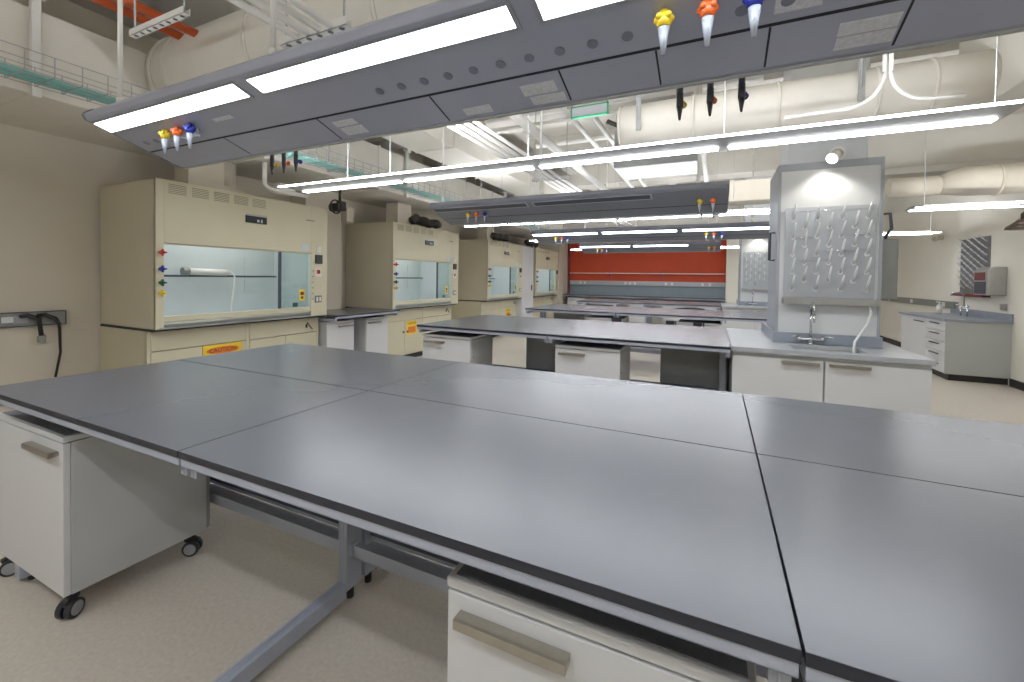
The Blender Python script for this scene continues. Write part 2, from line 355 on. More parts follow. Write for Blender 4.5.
# ------------------------------------------------------------------ sink units
def sink_unit(x0, x1, yf, yb, ordn, rack=True):
    w = x1 - x0; xm = (x0 + x1) / 2
    t = thing('sink_cabinet', 'two door white sink base cabinet at the %s bench' % ordn, 'cabinet', (xm, yf, 0), 0, 'white sink cabinets')
    h = w / 2 - .012
    MB().box(-h, h, .03, yb - yf - .02, .1, .875).build('carcass', M_cside, t, .002)
    MB().box(-h + .02, h - .02, .08, yb - yf - .05, 0, .1).build('toe_kick', M_base, t)
    MB().box(-h, h, .012, .03, .848, .876).build('top_rail', M_pgrey, t)
    for s in (-1, 1):
        a, b = (-h, -.006) if s < 0 else (.006, h)
        d = MB().box(a, b, .004, .029, .105, .845).build('door', M_white, t, .002)
        hx = -.27 if s < 0 else .03
        mb = MB().box(hx, hx + .24, -.026, -.019, .812, .834).box(hx, hx + .24, -.024, .004, .829, .835).box(hx, hx + .02, -.02, .005, .814, .832).box(hx + .22, hx + .24, -.02, .005, .814, .832)
        mb.build('handle', M_nickel, d, .0015, 'brushed metal handle')
        MB().box(s * h - .004, s * h + .006, .04, .055, .58, .61).build('hinge', M_dsteel, t)
    t = thing('sink_counter', 'pale grey sink counter with upstand around the column of the %s bench' % ordn, 'counter', (xm, yf, 0), 0, 'sink counters')
    h = w / 2; D = yb - yf; sx0, sx1, sy0, sy1 = -.18, .28, .09, .37
    mb = MB().box(-h, h, -.02, sy0, .877, .915).box(-h, h, sy1, .462, .877, .915).box(-h, sx0, sy0, sy1, .877, .915).box(sx1, h, sy0, sy1, .877, .915)
    cx0, cx1 = .468 - xm, 1.182 - xm
    mb.box(-h, cx0, .462, D, .877, .915).box(cx1, h, .462, D, .877, .915)
    mb.build('worktop', M_epoxy, t, .002)
    MB().box(cx0 - .015, cx1 + .012, .44, .4605, .915, 1.005).box(cx0 - .015, cx0 - .001, .46, D, .915, 1.005).build('backsplash', M_splash, t, .002, 'blue grey upstand')
    MB().box(sx0, sx1, sy0, sy1, .72, .724).box(sx0, sx0 + .006, sy0, sy1, .72, .9).box(sx1 - .006, sx1, sy0, sy1, .72, .9).box(sx0, sx1, sy0, sy0 + .006, .72, .9).box(sx0, sx1, sy1 - .006, sy1, .72, .9).build('basin', M_ssteel, t)
    # tap
    tp = thing('tap', 'chrome gooseneck lab tap with two lever handles at the %s bench sink' % ordn, 'tap', (xm - .02, yf + .41, .9155), 0, 'chrome lab taps')
    MB().cyl((0, 0, 0), (0, 0, .012), .03).cyl((0, 0, .01), (0, 0, .06), .018).cyl((-.08, 0, .045), (.08, 0, .045), .012).build('body', M_chrome, tp, .001)
    pts = [(0, 0, .05), (0, 0, .2), (0, 0, .29)] + [tuple(p) for p in arc((.0, -.06, .29), .06, 0, PI * .95, 10, (0, 1, 0), (0, 0, 1))] + [(.0, -.12, .25)]
    MB().tube(pts, .009).build('spout', M_chrome, tp)
    MB().cone((0, -.12, .25), (0, -.12, .19), .012, .006).ball((0, 0, .31), .018).build('serrated_nozzle', M_chrome, tp)
    for s in (-1, 1):
        MB().cyl((s * .08, 0, .03), (s * .08, 0, .065), .016).tube([(s * .08, 0, .065), (s * .11, -.04, .075), (s * .14, -.07, .07)], [.01, .008, .006], 8).build('handle', M_chrome, tp)
    # drying rack
    zc0, zc1, y = 1.30, 2.06, yf + .46 - .008
    r = thing('drying_rack', 'pale drying rack board with glassware pegs on the column of the %s bench' % ordn, 'drying rack', (.83, y, 1.25), 0, 'glassware drying racks')
    MB().box(-.305, .305, -.012, .0, .05, .80).build('back_board', M_rack, r, .003)
    mb = MB().box(-.315, .325, -.09, -.0, .0, .012).box(-.315, .325, -.094, -.088, 0, .05).box(-.315, -.309, -.09, 0, 0, .05).box(.319, .325, -.09, 0, 0, .05)
    mb.build('drip_trough', M_ssteel, r, .001, 'stainless drip trough')
    xs = [-.25 + .083 * k for k in range(7)]
    for k, x in enumerate(xs):
        zs = [.73, .58, .435, .29, .15] if k % 2 == 0 else [.655, .51, .365, .22]
        for z in zs:
            MB().cyl((x, -.012, z - .03), (x, -.022, z - .03), .017, 10).cone((x, -.018, z - .03), (x + .01, -.085, z + .085), .0115, .006, 8).ball((x + .01, -.085, z + .085), .0065, seg=8).build('peg', M_peg, r)
    for z, a, b in ((.765, -.25, .28), (.545, -.27, -.12), (.565, .12, .3), (.44, -.05, .26), (.36, -.2, .0)):
        MB().tube([(a, -.012, z), (a, -.04, z), (b, -.04, z), (b, -.012, z)], .003, 6).build('wire_rail', M_chrome, r)
    MB().tube([(.27, -.05, .01), (.275, -.055, -.06), (.25, -.07, -.14), (.20, -.10, -.22), (.16, -.13, -.28), (.15, -.15, -.33), (.152, -.155, -.42)], .009, 8).build('drain_hose', M_hose, r, 0, 'clear drain hose')
    # spotlight
    s = thing('spotlight', 'small white spotlight lighting the drying rack of the %s bench' % ordn, 'light', (.82, yf + .46, 2.42), 0, 'column spotlights')
    MB().cyl((.05, -.03, .05), (.05, -.045, .05), .055, 20).cyl((.05, -.015, .05), (.05, -.03, .05), .02).build('mount_plate', M_pipe, s)
    MB().cone((0, -.10, -.005), (.05, -.04, .05), .045, .04, 18).build('lamp_head', M_pipe, s)
    MB().cyl((-.001, -.1015, -.0065), (-.004, -.1045, -.0095), .038, 18).build('lens', E_spot, s)
    l = bpy.data.lights.new('spot', 'SPOT'); l.energy = 9; l.spot_size = 1.9; l.spot_blend = .5; l.color = (1, .95, .86); l.shadow_soft_size = .04
    lo = bpy.data.objects.new('spot', l); COL.objects.link(lo); lo.location = (.815, yf + .46 - .14, 2.40)
    lo.rotation_euler = Vector((.0, .09, -.5)).to_track_quat('-Z', 'Y').to_euler()
sink_unit(.125, 1.352, 3.84, 5.27, 'second')
sink_unit(.125, 1.352, 9.94, 11.3, 'fourth')
o = MB().box(1.182, 1.30, 4.36, 4.62, 1.30, 1.78).build('towel_dispenser', M_race, None, .01)
tag(o, 'grey metal box fixed to the aisle side of the sink column', 'dispenser')
o = MB().tube([(1.181, 4.40, 1.98), (1.24, 4.36, 1.98), (1.25, 4.36, 1.86), (1.22, 4.38, 1.80), (1.22, 4.38, 1.782)], .012, 8).build('hanging_hook', M_dsteel)
tag(o, 'dark wire hook above the grey box on the sink column', 'hook')
o = MB().tube([(.479, 4.44, 1.86), (.43, 4.44, 1.86), (.43, 4.44, 1.62), (.479, 4.44, 1.62)], .012, 8).build('grab_handle', M_dsteel)
tag(o, 'dark bent bar on the fume hood side of the sink column', 'handle')

# ------------------------------------------------------------------ fume hoods
ordn = ['nearest', 'second', 'third', 'farthest']
HY = [2.15, 5.315, 8.425, 11.26]
HW = 1.90
def fume_hood(y):
    t = thing('fume_hood', 'cream fume hood nearest the camera with a white cable device inside', 'fume hood', (-4.57, y, .915), 0, 'fume hoods along the wall')
    Z0, Z1 = 0, 1.375; oz0, oz1 = .12, .795; oy0, oy1 = .065, 1.64
    mb = MB().box(-1.0, -.01, 0, .05, Z0, Z1 - .002).box(-1.0, -.01, HW - .05, HW, Z0, Z1 - .002).box(-1.0, -.97, .05, HW - .05, Z0, Z1 - .002).box(-1.0, -.01, .05, HW - .05, Z1 - .03, Z1 - .003)
    mb.build('shell', M_creams, t, .004)
    MB().prism([(0, 0), (0, Z1), (-.03, Z1), (-.03, 0)], 0, oy0, 'y').build('left_post', M_cream, t, .003)
    MB().prism([(0, 0), (0, Z1), (-.03, Z1), (-.03, 0)], oy1 + .02, HW, 'y').build('control_post', M_cream, t, .003)
    MB().box(-.03, 0, oy0, oy1 + .02, oz1, Z1).build('front_panel', M_cream, t, .003)
    # white interior
    mb = MB().box(-.78, -.76, .05, HW - .05, .02, 1.3).box(-.76, -.03, .05, .06, .02, 1.3).box(-.76, -.03, oy1 + .06, oy1 + .07, .02, 1.3).box(-.76, -.03, .05, oy1 + .07, 1.22, 1.23)
    mb.box(-.758, -.752, 1.3, 1.62, .3, .72)
    mb.build('liner', M_liner, t)
    MB().box(-.6, -.25, .35, 1.35, 1.205, 1.219).build('hood_lamp', E_hood, t)
    MB().box(-.76, -.06, .06, oy1 + .06, .005, .03).build('work_surface', M_liner, t)
    MB().prism([(.012, .0), (.012, .012), (-.10, .055), (-.10, .0)], .03, HW - .03, 'y').build('sill', M_ssteel, t, .002, 'stainless sill')
    MB().box(-.055, -.012, oy0, oy1 + .02, .066, .118).box(-.06, -.02, oy0, oy1 + .02, .05, .06).build('airfoil', M_cream, t, .004)
    for z in (.49,): MB().cyl((-.70, .07, z), (-.70, oy1 + .05, z), .011, 10).build('lattice_rod', M_dsteel, t)
    # sliding sash pane with its dark stile
    MB().box(-.050, -.044, 1.262, oy1 + .01, oz0 + .005, oz1).build('sash', G_sash, t)
    MB().box(-.06, -.035, 1.245, 1.275, oz0, oz1).build('sash_stile', M_dsteel, t, .002)
    MB().box(-.045, -.035, oy0, oy1 + .02, oz1 - .012, oz1 + .002).build('sash_track', M_creams, t)
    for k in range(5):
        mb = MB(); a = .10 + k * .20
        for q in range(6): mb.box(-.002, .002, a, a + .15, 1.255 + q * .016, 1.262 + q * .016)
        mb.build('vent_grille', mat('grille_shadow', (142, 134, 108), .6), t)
    d = MB().box(0, .018, .82, 1.055, 1.075, 1.155).build('display_unit', M_black, t, .003)
    MB().box(.018, .0195, .82, 1.055, 1.15, 1.168).build('trim_strip', M_ssteel, d)
    MB().box(.018, .0195, .94, .965, 1.09, 1.115).box(.018, .0195, .985, 1.0, 1.085, 1.12).build('key', M_plate, d)
    MB().box(0, .002, 1.58, 1.70, 1.19, 1.20).build('name_strip', M_dsteel, t)
    for m, z in ((M_red, .705), (M_blu, .555), (M_grn, .43), (M_yel, .335)):
        kb = MB().cyl((0, .033, z), (.03, .033, z), .014).cyl((.03, .033, z), (.042, .033, z), .022)
        kb.box(.04, .052, .0, .066, z - .008, z + .008).box(.04, .052, .025, .041, z - .032, z + .032).cone((.04, .033, z), (.085, .04, z), .012, .006)
        kb.build('valve_knob', m, t, .002)
    MB().box(0, .012, 1.735, 1.79, .80, .88).build('paper_tag', M_pipe, t)
    MB().box(0, .025, 1.71, 1.81, .665, .775).build('monitor', M_black, t, .004)
    mm = MB().box(0, .014, 1.71, 1.80, .50, .60).build('alarm_panel', M_pipe, t, .002)
    MB().box(.014, .016, 1.73, 1.78, .535, .585).build('alarm_screen', E_disp, mm)
    for k in range(6):
        MB().cyl((0, 1.675, .22 + k * .07), (.02, 1.675, .22 + k * .07), .01, 10).build('service_fitting', M_ssteel, t)
    ob = MB().box(0, .012, 1.71, 1.81, .17, .26).build('outlet_plate', M_race, t, .002)
    MB().box(.012, .015, 1.725, 1.75, .19, .24).box(.012, .015, 1.77, 1.795, .19, .24).build('socket', M_pipe, ob)
    mb = MB().box(-.0435, -.0415, 1.52, 1.60, .20, .34); mb.build('warning_sticker', M_sign, t)
    MB().box(-.041, -.040, 1.535, 1.585, .27, .31).cyl((-.0415, 1.56, .24), (-.0395, 1.56, .24), .018, 12).build('sticker_mark', M_ink, t)
    MB().box(-.0435, -.0415, 1.43, 1.50, .13, .18).build('green_sticker', M_grn, t)
    MB().box(.0, .003, 1.5, 1.62, .82, .90).build('notice_sheet', M_liner, t)
    sb = MB().box(-.24, -.12, .07, .10, .12, .19).box(-.25, -.11, .062, .07, .115, .195).build('inner_outlet', M_pipe, t, .003)
    MB().box(-.2, -.16, .1, .103, .14, .17).build('socket', M_hub, sb)
    MB().box(-.5, -.25, .4, .75, Z1, Z1 + .38).cyl((-.55, .9, Z1), (-.55, .9, 1.78), .14, 20).box(-.75, -.35, .7, 1.1, Z1, Z1 + .12).build('exhaust_duct', M_ductb, t)
    return t
H0 = fume_hood(HY[0])
hl = ['', 'second cream fume hood, behind the side table with two trolleys', 'third cream fume hood, beside the tall white cabinet', 'cream fume hood farthest along the wall, beside the red end wall']
for k in (1, 2, 3):
    hd = dup(H0, (-4.57, HY[k], .915), 0, hl[k])
# exhaust boxes
def hood_base(y):
    t = thing('hood_base_cabinet', 'cream base cabinet with yellow sign under the nearest fume hood', 'cabinet', (-4.72, y, 0), 0, 'cream base cabinets under the fume hoods')
    MB().box(-.86, -.022, .0, .03, .1, .8925).box(-.86, -.022, HW - .03, HW, .1, .8925).box(-.86, -.84, .03, HW - .03, .1, .8925).box(-.86, -.022, .03, HW - .03, .1, .12).box(-.04, -.022, .03, HW - .03, .86, .8925).box(-.04, -.002, .0, .03, .1, .8925).box(-.04, -.002, HW - .03, HW, .1, .8925).box(-.04, -.002, .93, .97, .1, .8925).build('carcass', M_cream, t, .002)
    MB().box(-.82, -.08, .02, HW - .02, 0, .1).build('toe_kick', M_base, t)
    MB().box(-.85, .12, -.004, HW + .004, .893, .9146).build('under_slab', M_edge, t)
    for a, b in ((.03, .93), (.97, HW - .03)):
        MB().box(-.021, 0, a + .004, b - .004, .70, .885).build('drawer_front', M_cream, t, .003)
        m_ = (a + b) / 2
        for c, e, s in ((a, m_, 1), (m_, b, -1)):
            d = MB().box(-.021, 0, c + .004, e - .004, .125, .692).build('door', M_cream, t, .003)
            ky = e - .05 if s > 0 else c + .05
            MB().cyl((0, ky, .5), (.015, ky, .5), .008).ball((.022, ky, .5), .017, seg=10).build('knob', M_dsteel, d)
    MB().box(0, .012, 1.70, 1.72, .76, .80).tube([(.01, 1.71, .80), (.03, 1.70, .83), (.035, 1.76, .75), (.03, 1.78, .74)], .007, 6).build('latch', M_black, t)
    return t
B0 = hood_base(HY[0])
bl = ['', 'cream base cabinet with orange sign under the second fume hood', 'cream base cabinet with yellow sign under the third fume hood', 'cream base cabinet under the farthest fume hood']
Bs = [B0]
for k in (1, 2, 3):
    Bs.append(dup(B0, (-4.72, HY[k], 0), 0, bl[k]))
RX = Matrix(((0, 0, 1, 0), (1, 0, 0, 0), (0, 1, 0, 0), (0, 0, 0, 1)))
# caution signs stuck on the cabinets
def sign(parent, y0, y1, z0, z1, words, kind):
    s = MB().box(.0005, .003, y0, y1, z0, z1).build('caution_sign', M_sign, parent, 0, 'yellow caution sign')
    ym, zm = (y0 + y1) / 2, (z0 + z1) / 2
    if kind == 'wide':
        mb = MB(); n = 24
        mb.prism([(ym + math.cos(2 * PI * i / n) * (y1 - y0) * .42, zm + math.sin(2 * PI * i / n) * (z1 - z0) * .3) for i in range(n)], .003, .0036, 'x')
        mb.build('sign_oval', M_signo, s)
        text(s, 'lettering', words, (z1 - z0) * .5, Matrix.Translation((.0042, ym, zm)) @ RX, M_ink)
    else:
        MB().box(.003, .0036, y0 + .03, y1 - .03, z0 + .03, z1 - .1).build('sign_block', M_signo, s)
        text(s, 'lettering', words, .05, Matrix.Translation((.0042, ym, z1 - .05)) @ RX, M_ink)
sign(Bs[0], .48, .88, .565, .69, 'CAUTION', 'wide')
sign(Bs[1], .535, .80, .44, .675, 'CAUTION', 'block')
sign(Bs[2], 1.25, 1.5, .44, .66, 'CAUTION', 'block')
# device on the lattice rod
t = thing('cable_device', 'white tube with dark end and hanging cable on the rod inside nearest fume hood', 'device', (-5.25, 2.95, 1.405), 0)
MB().cyl((0, -.17, .05), (0, .24, .042), .038, 14).build('tube_body', M_pipe, t)
MB().cyl((0, -.235, .05), (0, -.17, .05), .045, 14).build('end_cap', M_race, t, .004)
MB().tube([(0, .24, .045), (0, .29, .05), (.02, .32, .0), (.02, .31, -.15), (.03, .28, -.3), (.03, .27, -.42), (.03, .29, -.458)], .009, 8).build('cable', M_pipe, t)
# tall white cabinet between third and farthest hoods
t = thing('tall_cabinet', 'tall white cabinet standing between the third and farthest fume hoods', 'cabinet', (-4.59, 10.36, 0), 0)
MB().box(-.9, -.02, 0, .78, .0, 2.28).build('carcass', M_white, t, .003)
d = MB().box(-.02, 0, .004, .776, .05, 2.27).build('door', M_white, t, .003)
MB().box(0, .02, .62, .66, 1.1, 1.25).build('handle', M_dsteel, d)

# ------------------------------------------------------------------ overhead service carriers
def carrier(x0, x1, yc, label, lit, full):
    t = thing('service_carrier', label, 'overhead carrier', (0, yc, 0), 0, 'overhead service carriers')
    def zs(y): return 2.08 - y * .322 if y < 0 else 2.08 + y * .322
    E = .445
    prof = [(-E, zs(E)), (-E - .012, 2.25), (-E + .03, 2.29), (-.2, 2.30), (.2, 2.30), (E - .04, 2.29), (E - .01, 2.275), (.03, 2.095), (.012, 2.083), (-.012, 2.0837)]
    MB().prism(prof, x0 + .02, x1 - .01, 'x').build('hull', M_car if full else mat('carrier_grey_shaded', (118, 122, 134), .4, .15, .03, 4), t, .004)  # carriers past the first get a darker copy of the grey, as dimmer lit
    for xa, xb in ((x0, x0 + .022), (x1 - .012, x1)):
        MB().prism([(a * 1.01, 2.19 + (b - 2.19) * 1.03) for a, b in prof], xa, xb, 'x').build('end_cap', M_spot, t, .006)
    nrm = Vector((0, -.322, -1)).normalized()
    def slab(mb, xa, xb, ya, yb, off, th=.003, s=-1, xsh=0.0):
        # thin plate lying on the sloped underside; ya, yb measured from the keel
        n = Vector((0, s * .322, -1)).normalized()
        a = [Vector((xa, s * ya, zs(ya))), Vector((xb, s * ya, zs(ya))), Vector((xb, s * yb, zs(yb))), Vector((xa, s * yb, zs(yb)))]
        A = [mb.bm.verts.new(v + n * off) for v in a]; B = [mb.bm.verts.new(v + n * (off - th)) for v in a]
        mb.bm.faces.new(A); mb.bm.faces.new(B[::-1])
        for i in range(4): mb.bm.faces.new((A[i], B[i], B[(i + 1) % 4], A[(i + 1) % 4]))
        return mb
    MB().box(x0 + .02, x1 - .01, .004, .02, 2.0765, 2.083).build('keel_trim', M_galv, t)
    for s in (-1,):
        slab(MB(), x0 + .022, x1 - .012, .158, .168, .0012, .002, s).build('groove', M_card, t)
        L = x0 + .0; k = 0
        # lights: 1.17 m long lenses with short gaps
        while L + 1.2 < x1 + .05 and k < 4:
            a, b = L + .03, L + 1.19
            mb = MB(); slab(mb, a - .015, b + .015, .333, .345, .004, .006, s); slab(mb, a - .015, b + .015, .418, .428, .004, .006, s); slab(mb, a - .015, a, .345, .418, .004, .006, s); slab(mb, b, b + .015, .345, .418, .004, .006, s)
            fr = mb.build('light_frame', M_ssteel if lit else M_car, t)
            slab(MB(), a, b, .346, .417, .003, .003, s).build('light_lens', E_car if lit else M_dsteel, fr)
            L += 1.25; k += 1
        # spots
        if full or s < 0:
            for g in range(3 if x1 > .2 else 2):
                xb = -2.45 + g * 1.25
                for q in range(10 if g else 4):
                    x = xb + q * .1055 if g else x0 + .12 + q * .1
                    if x > x1 - .1: continue
                    n = Vector((0, s * .322, -1)).normalized(); c = Vector((x, s * .228, zs(.228)))
                    if full: MB().cyl(c - n * .001, c + n * .0025, .017, 14).build('perforated_spot', M_spot, t)
        if full:
            for x in (-2.3, -1.63, -1.017, -.49, -.178, .123, .428, 1.0):
                if x < x1: slab(MB(), x - .003, x + .003, .014, .156, .0012, .002, s).build('panel_seam', M_card, t)
            for x, xb, ya, yb in ((-.65, -.52, .07, .12), (-.633, -.503, .02, .062), (-.925, -.803, .025, .065), (-1.575, -1.45, .09, .125), (-1.57, -1.44, .03, .08), (.288, .418, .08, .122), (.29, .42, .032, .075), (.127, .233, .195, .235), (-2.19, -2.05, .26, .28)):
                slab(MB(), x, xb, ya, yb, .002, .003, s).build('label_plate', M_plate, t)
    for s in (-1, 1):
        # gas taps
        for grp in ((-2.58, -2.47, -2.36), (-.142, -.032, .076)):
            for (x, mk) in zip(grp, (M_yel, M_org, M_blu)):
                if x > x1 - .05: continue
                yy = s * .255 if s < 0 else .31; z = zs(.255) if s < 0 else 2.205
                nz = MB().cyl((x, yy, z + .004), (x, yy, z - .035), .012, 12)
                if s < 0:
                    nz.cone((x, yy - .03, z - .036), (x, yy - .03, z - .115), .016, .005, 14).box(x - .012, x + .012, yy - .04, yy + .01, z - .045, z - .03)
                    g_ = nz.build('gas_tap', M_cone, t, 0)
                    kb = MB().cone((x, yy - .03, z - .040), (x, yy - .03, z - .012), .017, .024, 10)
                    for q in range(5):
                        a = q * 2 * PI / 5 + .4; kb.ball((x + .019 * math.cos(a), yy - .03 + .019 * math.sin(a), z - .014), .010, seg=8)
                    kb.cyl((x, yy - .03, z - .012), (x, yy - .03, z + .006), .012)
                    kb.build('knob', mk, g_)
                else:
                    nz.cyl((x, yy, z - .03), (x, yy, z - .085), .013, 12).cone((x, yy, z - .085), (x, yy, z - .135), .012, .004, 12)
                    g_ = nz.build('gas_tap', M_dcone, t, 0)
                    MB().ball((x + .012, yy + .022, z - .07), .014, seg=8).box(x - .01, x + .018, yy, yy + .022, z - .078, z - .062).build('knob', mk, g_)
    for hx in (x0 + .11, x0 + 1.33, x1 - .25):
        MB().cyl((hx, -.34, 2.28), (hx, -.34, ZC), .011, 10).cyl((hx, -.34, 2.285), (hx, -.34, 2.36), .018, 10).build('hanger_rod', M_pipe, t)
    return t
carrier(-3.0, 1.35, 1.54, 'large grey service carrier with bright lamps hanging over the nearest bench', True, True)
carrier(-3.0, .095, 4.55, 'unlit service carrier in shaded grey hanging over the second bench', False, False)
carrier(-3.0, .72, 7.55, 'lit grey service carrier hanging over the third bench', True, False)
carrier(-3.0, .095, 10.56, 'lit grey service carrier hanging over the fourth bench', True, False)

# ------------------------------------------------------------------ pendant tube lights
def tube_light(x0, x1, yc, z, label):
    t = thing('pendant_light', label, 'light', (0, yc, z), 0, 'long pendant tube lights')
    prof = [(-.16, .002), (-.06, .028), (.06, .028), (.16, .002), (.155, 0), (-.155, 0)]
    MB().prism(prof, x0, x1, 'x').build('housing', M_galv, t, .003)
    n = max(1, round((x1 - x0) / 1.22)); L = (x1 - x0) / n
    for i in range(n):
        a, b = x0 + i * L + .03, x0 + (i + 1) * L - .03
        for s, w in ((1, .05), (-1, .016)):
            c = .115 if s > 0 else -.148
            MB().box(a if s > 0 else a - .029, b if s > 0 else b + .029, c - w / 2, c + w / 2, -.008, .001).build('lens', E_tube, t)
    MB().box(x0 + .1, x1 - .1, -.055, .055, .0285, .0295).build('ceiling_fill_strip', E_fill, t)  # added glowing strip facing up, fill light for the ceiling
    for i in range(n + 1):
        hx = min(max(x0 + i * L, x0 + (.78 if x0 < -2 else .1)), x1 - .1)
        MB().cyl((hx, -.057, .026), (hx, -.057, ZC - z), .0025, 6).build('suspension_wire', M_galv, t)
    return t
tube_light(-3.75, 1.29, 2.905, 2.265, 'long pendant tube light between the first and second benches')
tube_light(-3.75, 1.25, 5.95, 2.265, 'long pendant tube light between the second and third benches')
tube_light(-3.75, 1.25, 8.98, 2.265, 'long pendant tube light between the third and fourth benches')
tube_light(-3.75, 1.25, 12.0, 2.265, 'long pendant tube light in front of the red end wall')
tube_light(-3.75, 1.29, -.35, 2.265, 'long unseen fill pendant added behind the camera, before the nearest bench')  # added out of view for its light
tube_light(1.98, 3.6, 6.35, 2.27, 'short pendant tube light over the aisle before the corner sink')
tube_light(1.9, 3.3, 9.45, 2.27, 'short pendant tube light over the aisle past the corner sink')
tube_light(1.98, 3.6, 1.5, 2.27, 'short unseen fill pendant added over the aisle beside the nearest bench')  # another unseen lamp, added to light the aisle side

# ------------------------------------------------------------------ left wall raceway with cords
t = thing('power_raceway', 'grey metal power raceway on the bare wall beside the nearest fume hood', 'raceway', (XL, .4, 1.0), 0)
MB().box(0, .045, -.6, 1.485, -.055, .062).build('channel', M_race, t, .003)
MB().box(.0005, .05, -.6, 1.49, .062, .068).box(.0005, .05, -.6, 1.49, -.061, -.055).box(.0005, .05, 1.485, 1.491, -.06, .067).build('edge_lip', M_dsteel, t)
for y in (1.2, .95, .3):
    MB().box(.045, .048, y - .05, y + .04, -.03, .035).build('socket_plate', M_hub, t)
MB().box(.045, .047, 1.08, 1.16, -.02, .03).build('label_strip', M_plate, t)
def cord(y, length, label):
    o = MB().tube([(XL + .045, y - .08, 1.03), (XL + .085, y - .05, 1.04), (XL + .09, y + .02, 1.0), (XL + .075, y + .05, .95), (XL + .06, y + .06, .9), (XL + .06, y + .065, .9 - length * .5), (XL + .06, y + .03, .9 - length)], [.016, .02, .019, .014, .012, .010, .010], 8).build('power_lead', M_black)
    return tag(o, label, 'cord', 'black cords in the wall raceway')
cord(1.78, .45, 'long black cord hanging from the wall raceway closer to the fume hood')
c2 = thing('power_lead', 'short black cord with plug hanging from the wall raceway', 'cord', (XL, 1.735, 1.0), 0, 'black cords in the wall raceway')
MB().tube([(.045, -.14, .03), (.085, -.11, .04), (.09, -.04, .0), (.08, -.03, -.08), (.075, -.02, -.16)], [.018, .02, .02, .017, .017], 8).build('cable', M_black, c2)
MB().box(.055, .095, -.045, .005, -.21, -.15).build('plug', M_race, c2, .005)

# ------------------------------------------------------------------ right wall corner
t = thing('corner_cabinet', 'white drawer cabinet with grey end panel by the aisle wall', 'cabinet', (3.1, 8.5, 0), 0)
MB().box(.0225, XR - 3.102, .02, 1.68, .1, .876).build('carcass', M_white, t, .002)
MB().box(.0, XR - 3.102, .0, .0195, .1, .876).box(.5, .506, -.002, .0, .1, .87).build('end_panel', M_pgrey, t, .002, 'grey end panel')
MB().box(.06, XR - 3.102, .05, 1.62, 0, .1).build('toe_kick', M_base, t)
d = MB().box(0, .022, .70, 1.67, .105, .87).build('door', M_white, t, .002)
MB().box(-.02, -.001, .75, 1.1, .80, .815).build('handle', M_dsteel, d)
for k in range(5):
    z0 = .105 + k * .154
    d = MB().box(0, .022, .022, .69, z0, z0 + .149).build('drawer', M_white, t, .002)
    MB().box(-.022, -.001, .2, .5, z0 + .10, z0 + .115).build('handle', M_dsteel, d)
t = thing('corner_counter', 'blue grey counter with upstand on the corner cabinet', 'counter', (3.1, 8.5, .877), 0)
MB().box(-.03, XR - 3.102, -.03, 1.72, 0, .038).build('worktop', M_splash, t, .002)
MB().box(XR - 3.122, XR - 3.102, -.03, 1.72, .038, .14).build('backsplash', M_splash, t, .002)
tp = thing('tap', 'chrome bridge tap over the corner counter by the aisle wall', 'tap', (3.62, 9.35, .9155), 0)
MB().cyl((0, -.1, 0), (0, -.1, .16), .012).cyl((0, .1, 0), (0, .1, .16), .012).cyl((0, -.14, .16), (0, .14, .16), .011).build('body', M_chrome, tp)
MB().tube([(0, 0, .16), (0, 0, .34), (-.06, 0, .38), (-.15, 0, .37), (-.16, 0, .32)], .010).build('spout', M_chrome, tp)
for s in (-1, 1): MB().tube([(0, s * .14, .16), (-.04, s * .18, .19)], .009, 8).build('handle', M_chrome, tp)
r = thing('drying_rack', 'dark metallic drying rack board on the aisle wall over the corner counter', 'drying rack', (XR, 9.5, 1.28), 0)
MB().box(-.015, -.001, -.42, .44, 0, .9).build('back_board', mat('rack_metal', (120, 122, 126), .3, .6, .2, 14), r, .003)
MB().box(-.10, -.001, -.45, .47, -.05, -.002).build('drip_trough', M_maroon, r, .003)
for i in range(8):
    for k in range(8):
        y = -.36 + i * .105; z = .08 + k * .105 + (.05 if i % 2 else 0)
        if z < .87: MB().cone((-.015, y, z), (-.09, y, z + .06), .011, .007, 8).build('peg', M_peg, r)
t = thing('towel_dispenser', 'grey paper towel dispenser with dark front on the aisle wall', 'dispenser', (XR, 8.85, 1.27), 0)
MB().prism([(-.001, 0), (-.001, .42), (-.14, .42), (-.2, .36), (-.2, 0)], -.2, .2, 'y').build('body', M_ssteel, t, .012)
MB().box(-.206, -.2, -.12, .16, .22, .34).build('window', M_maroon, t)
MB().box(-.206, -.2, -.14, .16, .02, .2).build('front_plate', M_dsteel, t)
t = thing('wall_raceway', 'grey power raceway with white outlets along the aisle wall', 'raceway', (XR, 11.6, 1.06), 0)
MB().box(-.05, -.001, -1.6, 2.2, -.06, .06).build('channel', M_race, t, .003)
for y in (-1.2, .2, 1.5): MB().box(-.055, -.05, y - .06, y + .06, -.04, .04).build('socket_plate', M_pipe, t)
o = MB().box(XR - .04, XR - .001, 8.62, 8.72, 1.06, 1.15).build('wall_outlet', M_ssteel, None, .004); tag(o, 'small steel outlet box above the corner counter upstand', 'outlet')
t = thing('soap_bottle', 'small white pump bottle on the corner counter', 'bottle', (3.5, 9.85, .9155), 0)
MB().cone((0, 0, 0), (0, 0, .14), .04, .038).cone((0, 0, .14), (0, 0, .165), .038, .012).build('bottle_body', M_pipe, t)
MB().cyl((0, 0, .16), (0, 0, .20), .01).box(-.045, .01, -.008, .008, .195, .208).build('pump', M_pipe, t)
t = thing('emergency_shower', 'dark bronze emergency shower head on a pipe by the aisle wall', 'shower', (3.12, 6.85, 2.06), 0)
MB().cone((0, 0, 0), (0, 0, .035), .145, .13, 24).cone((0, 0, .035), (0, 0, .11), .12, .035, 24).build('shower_head', M_bronze, t)
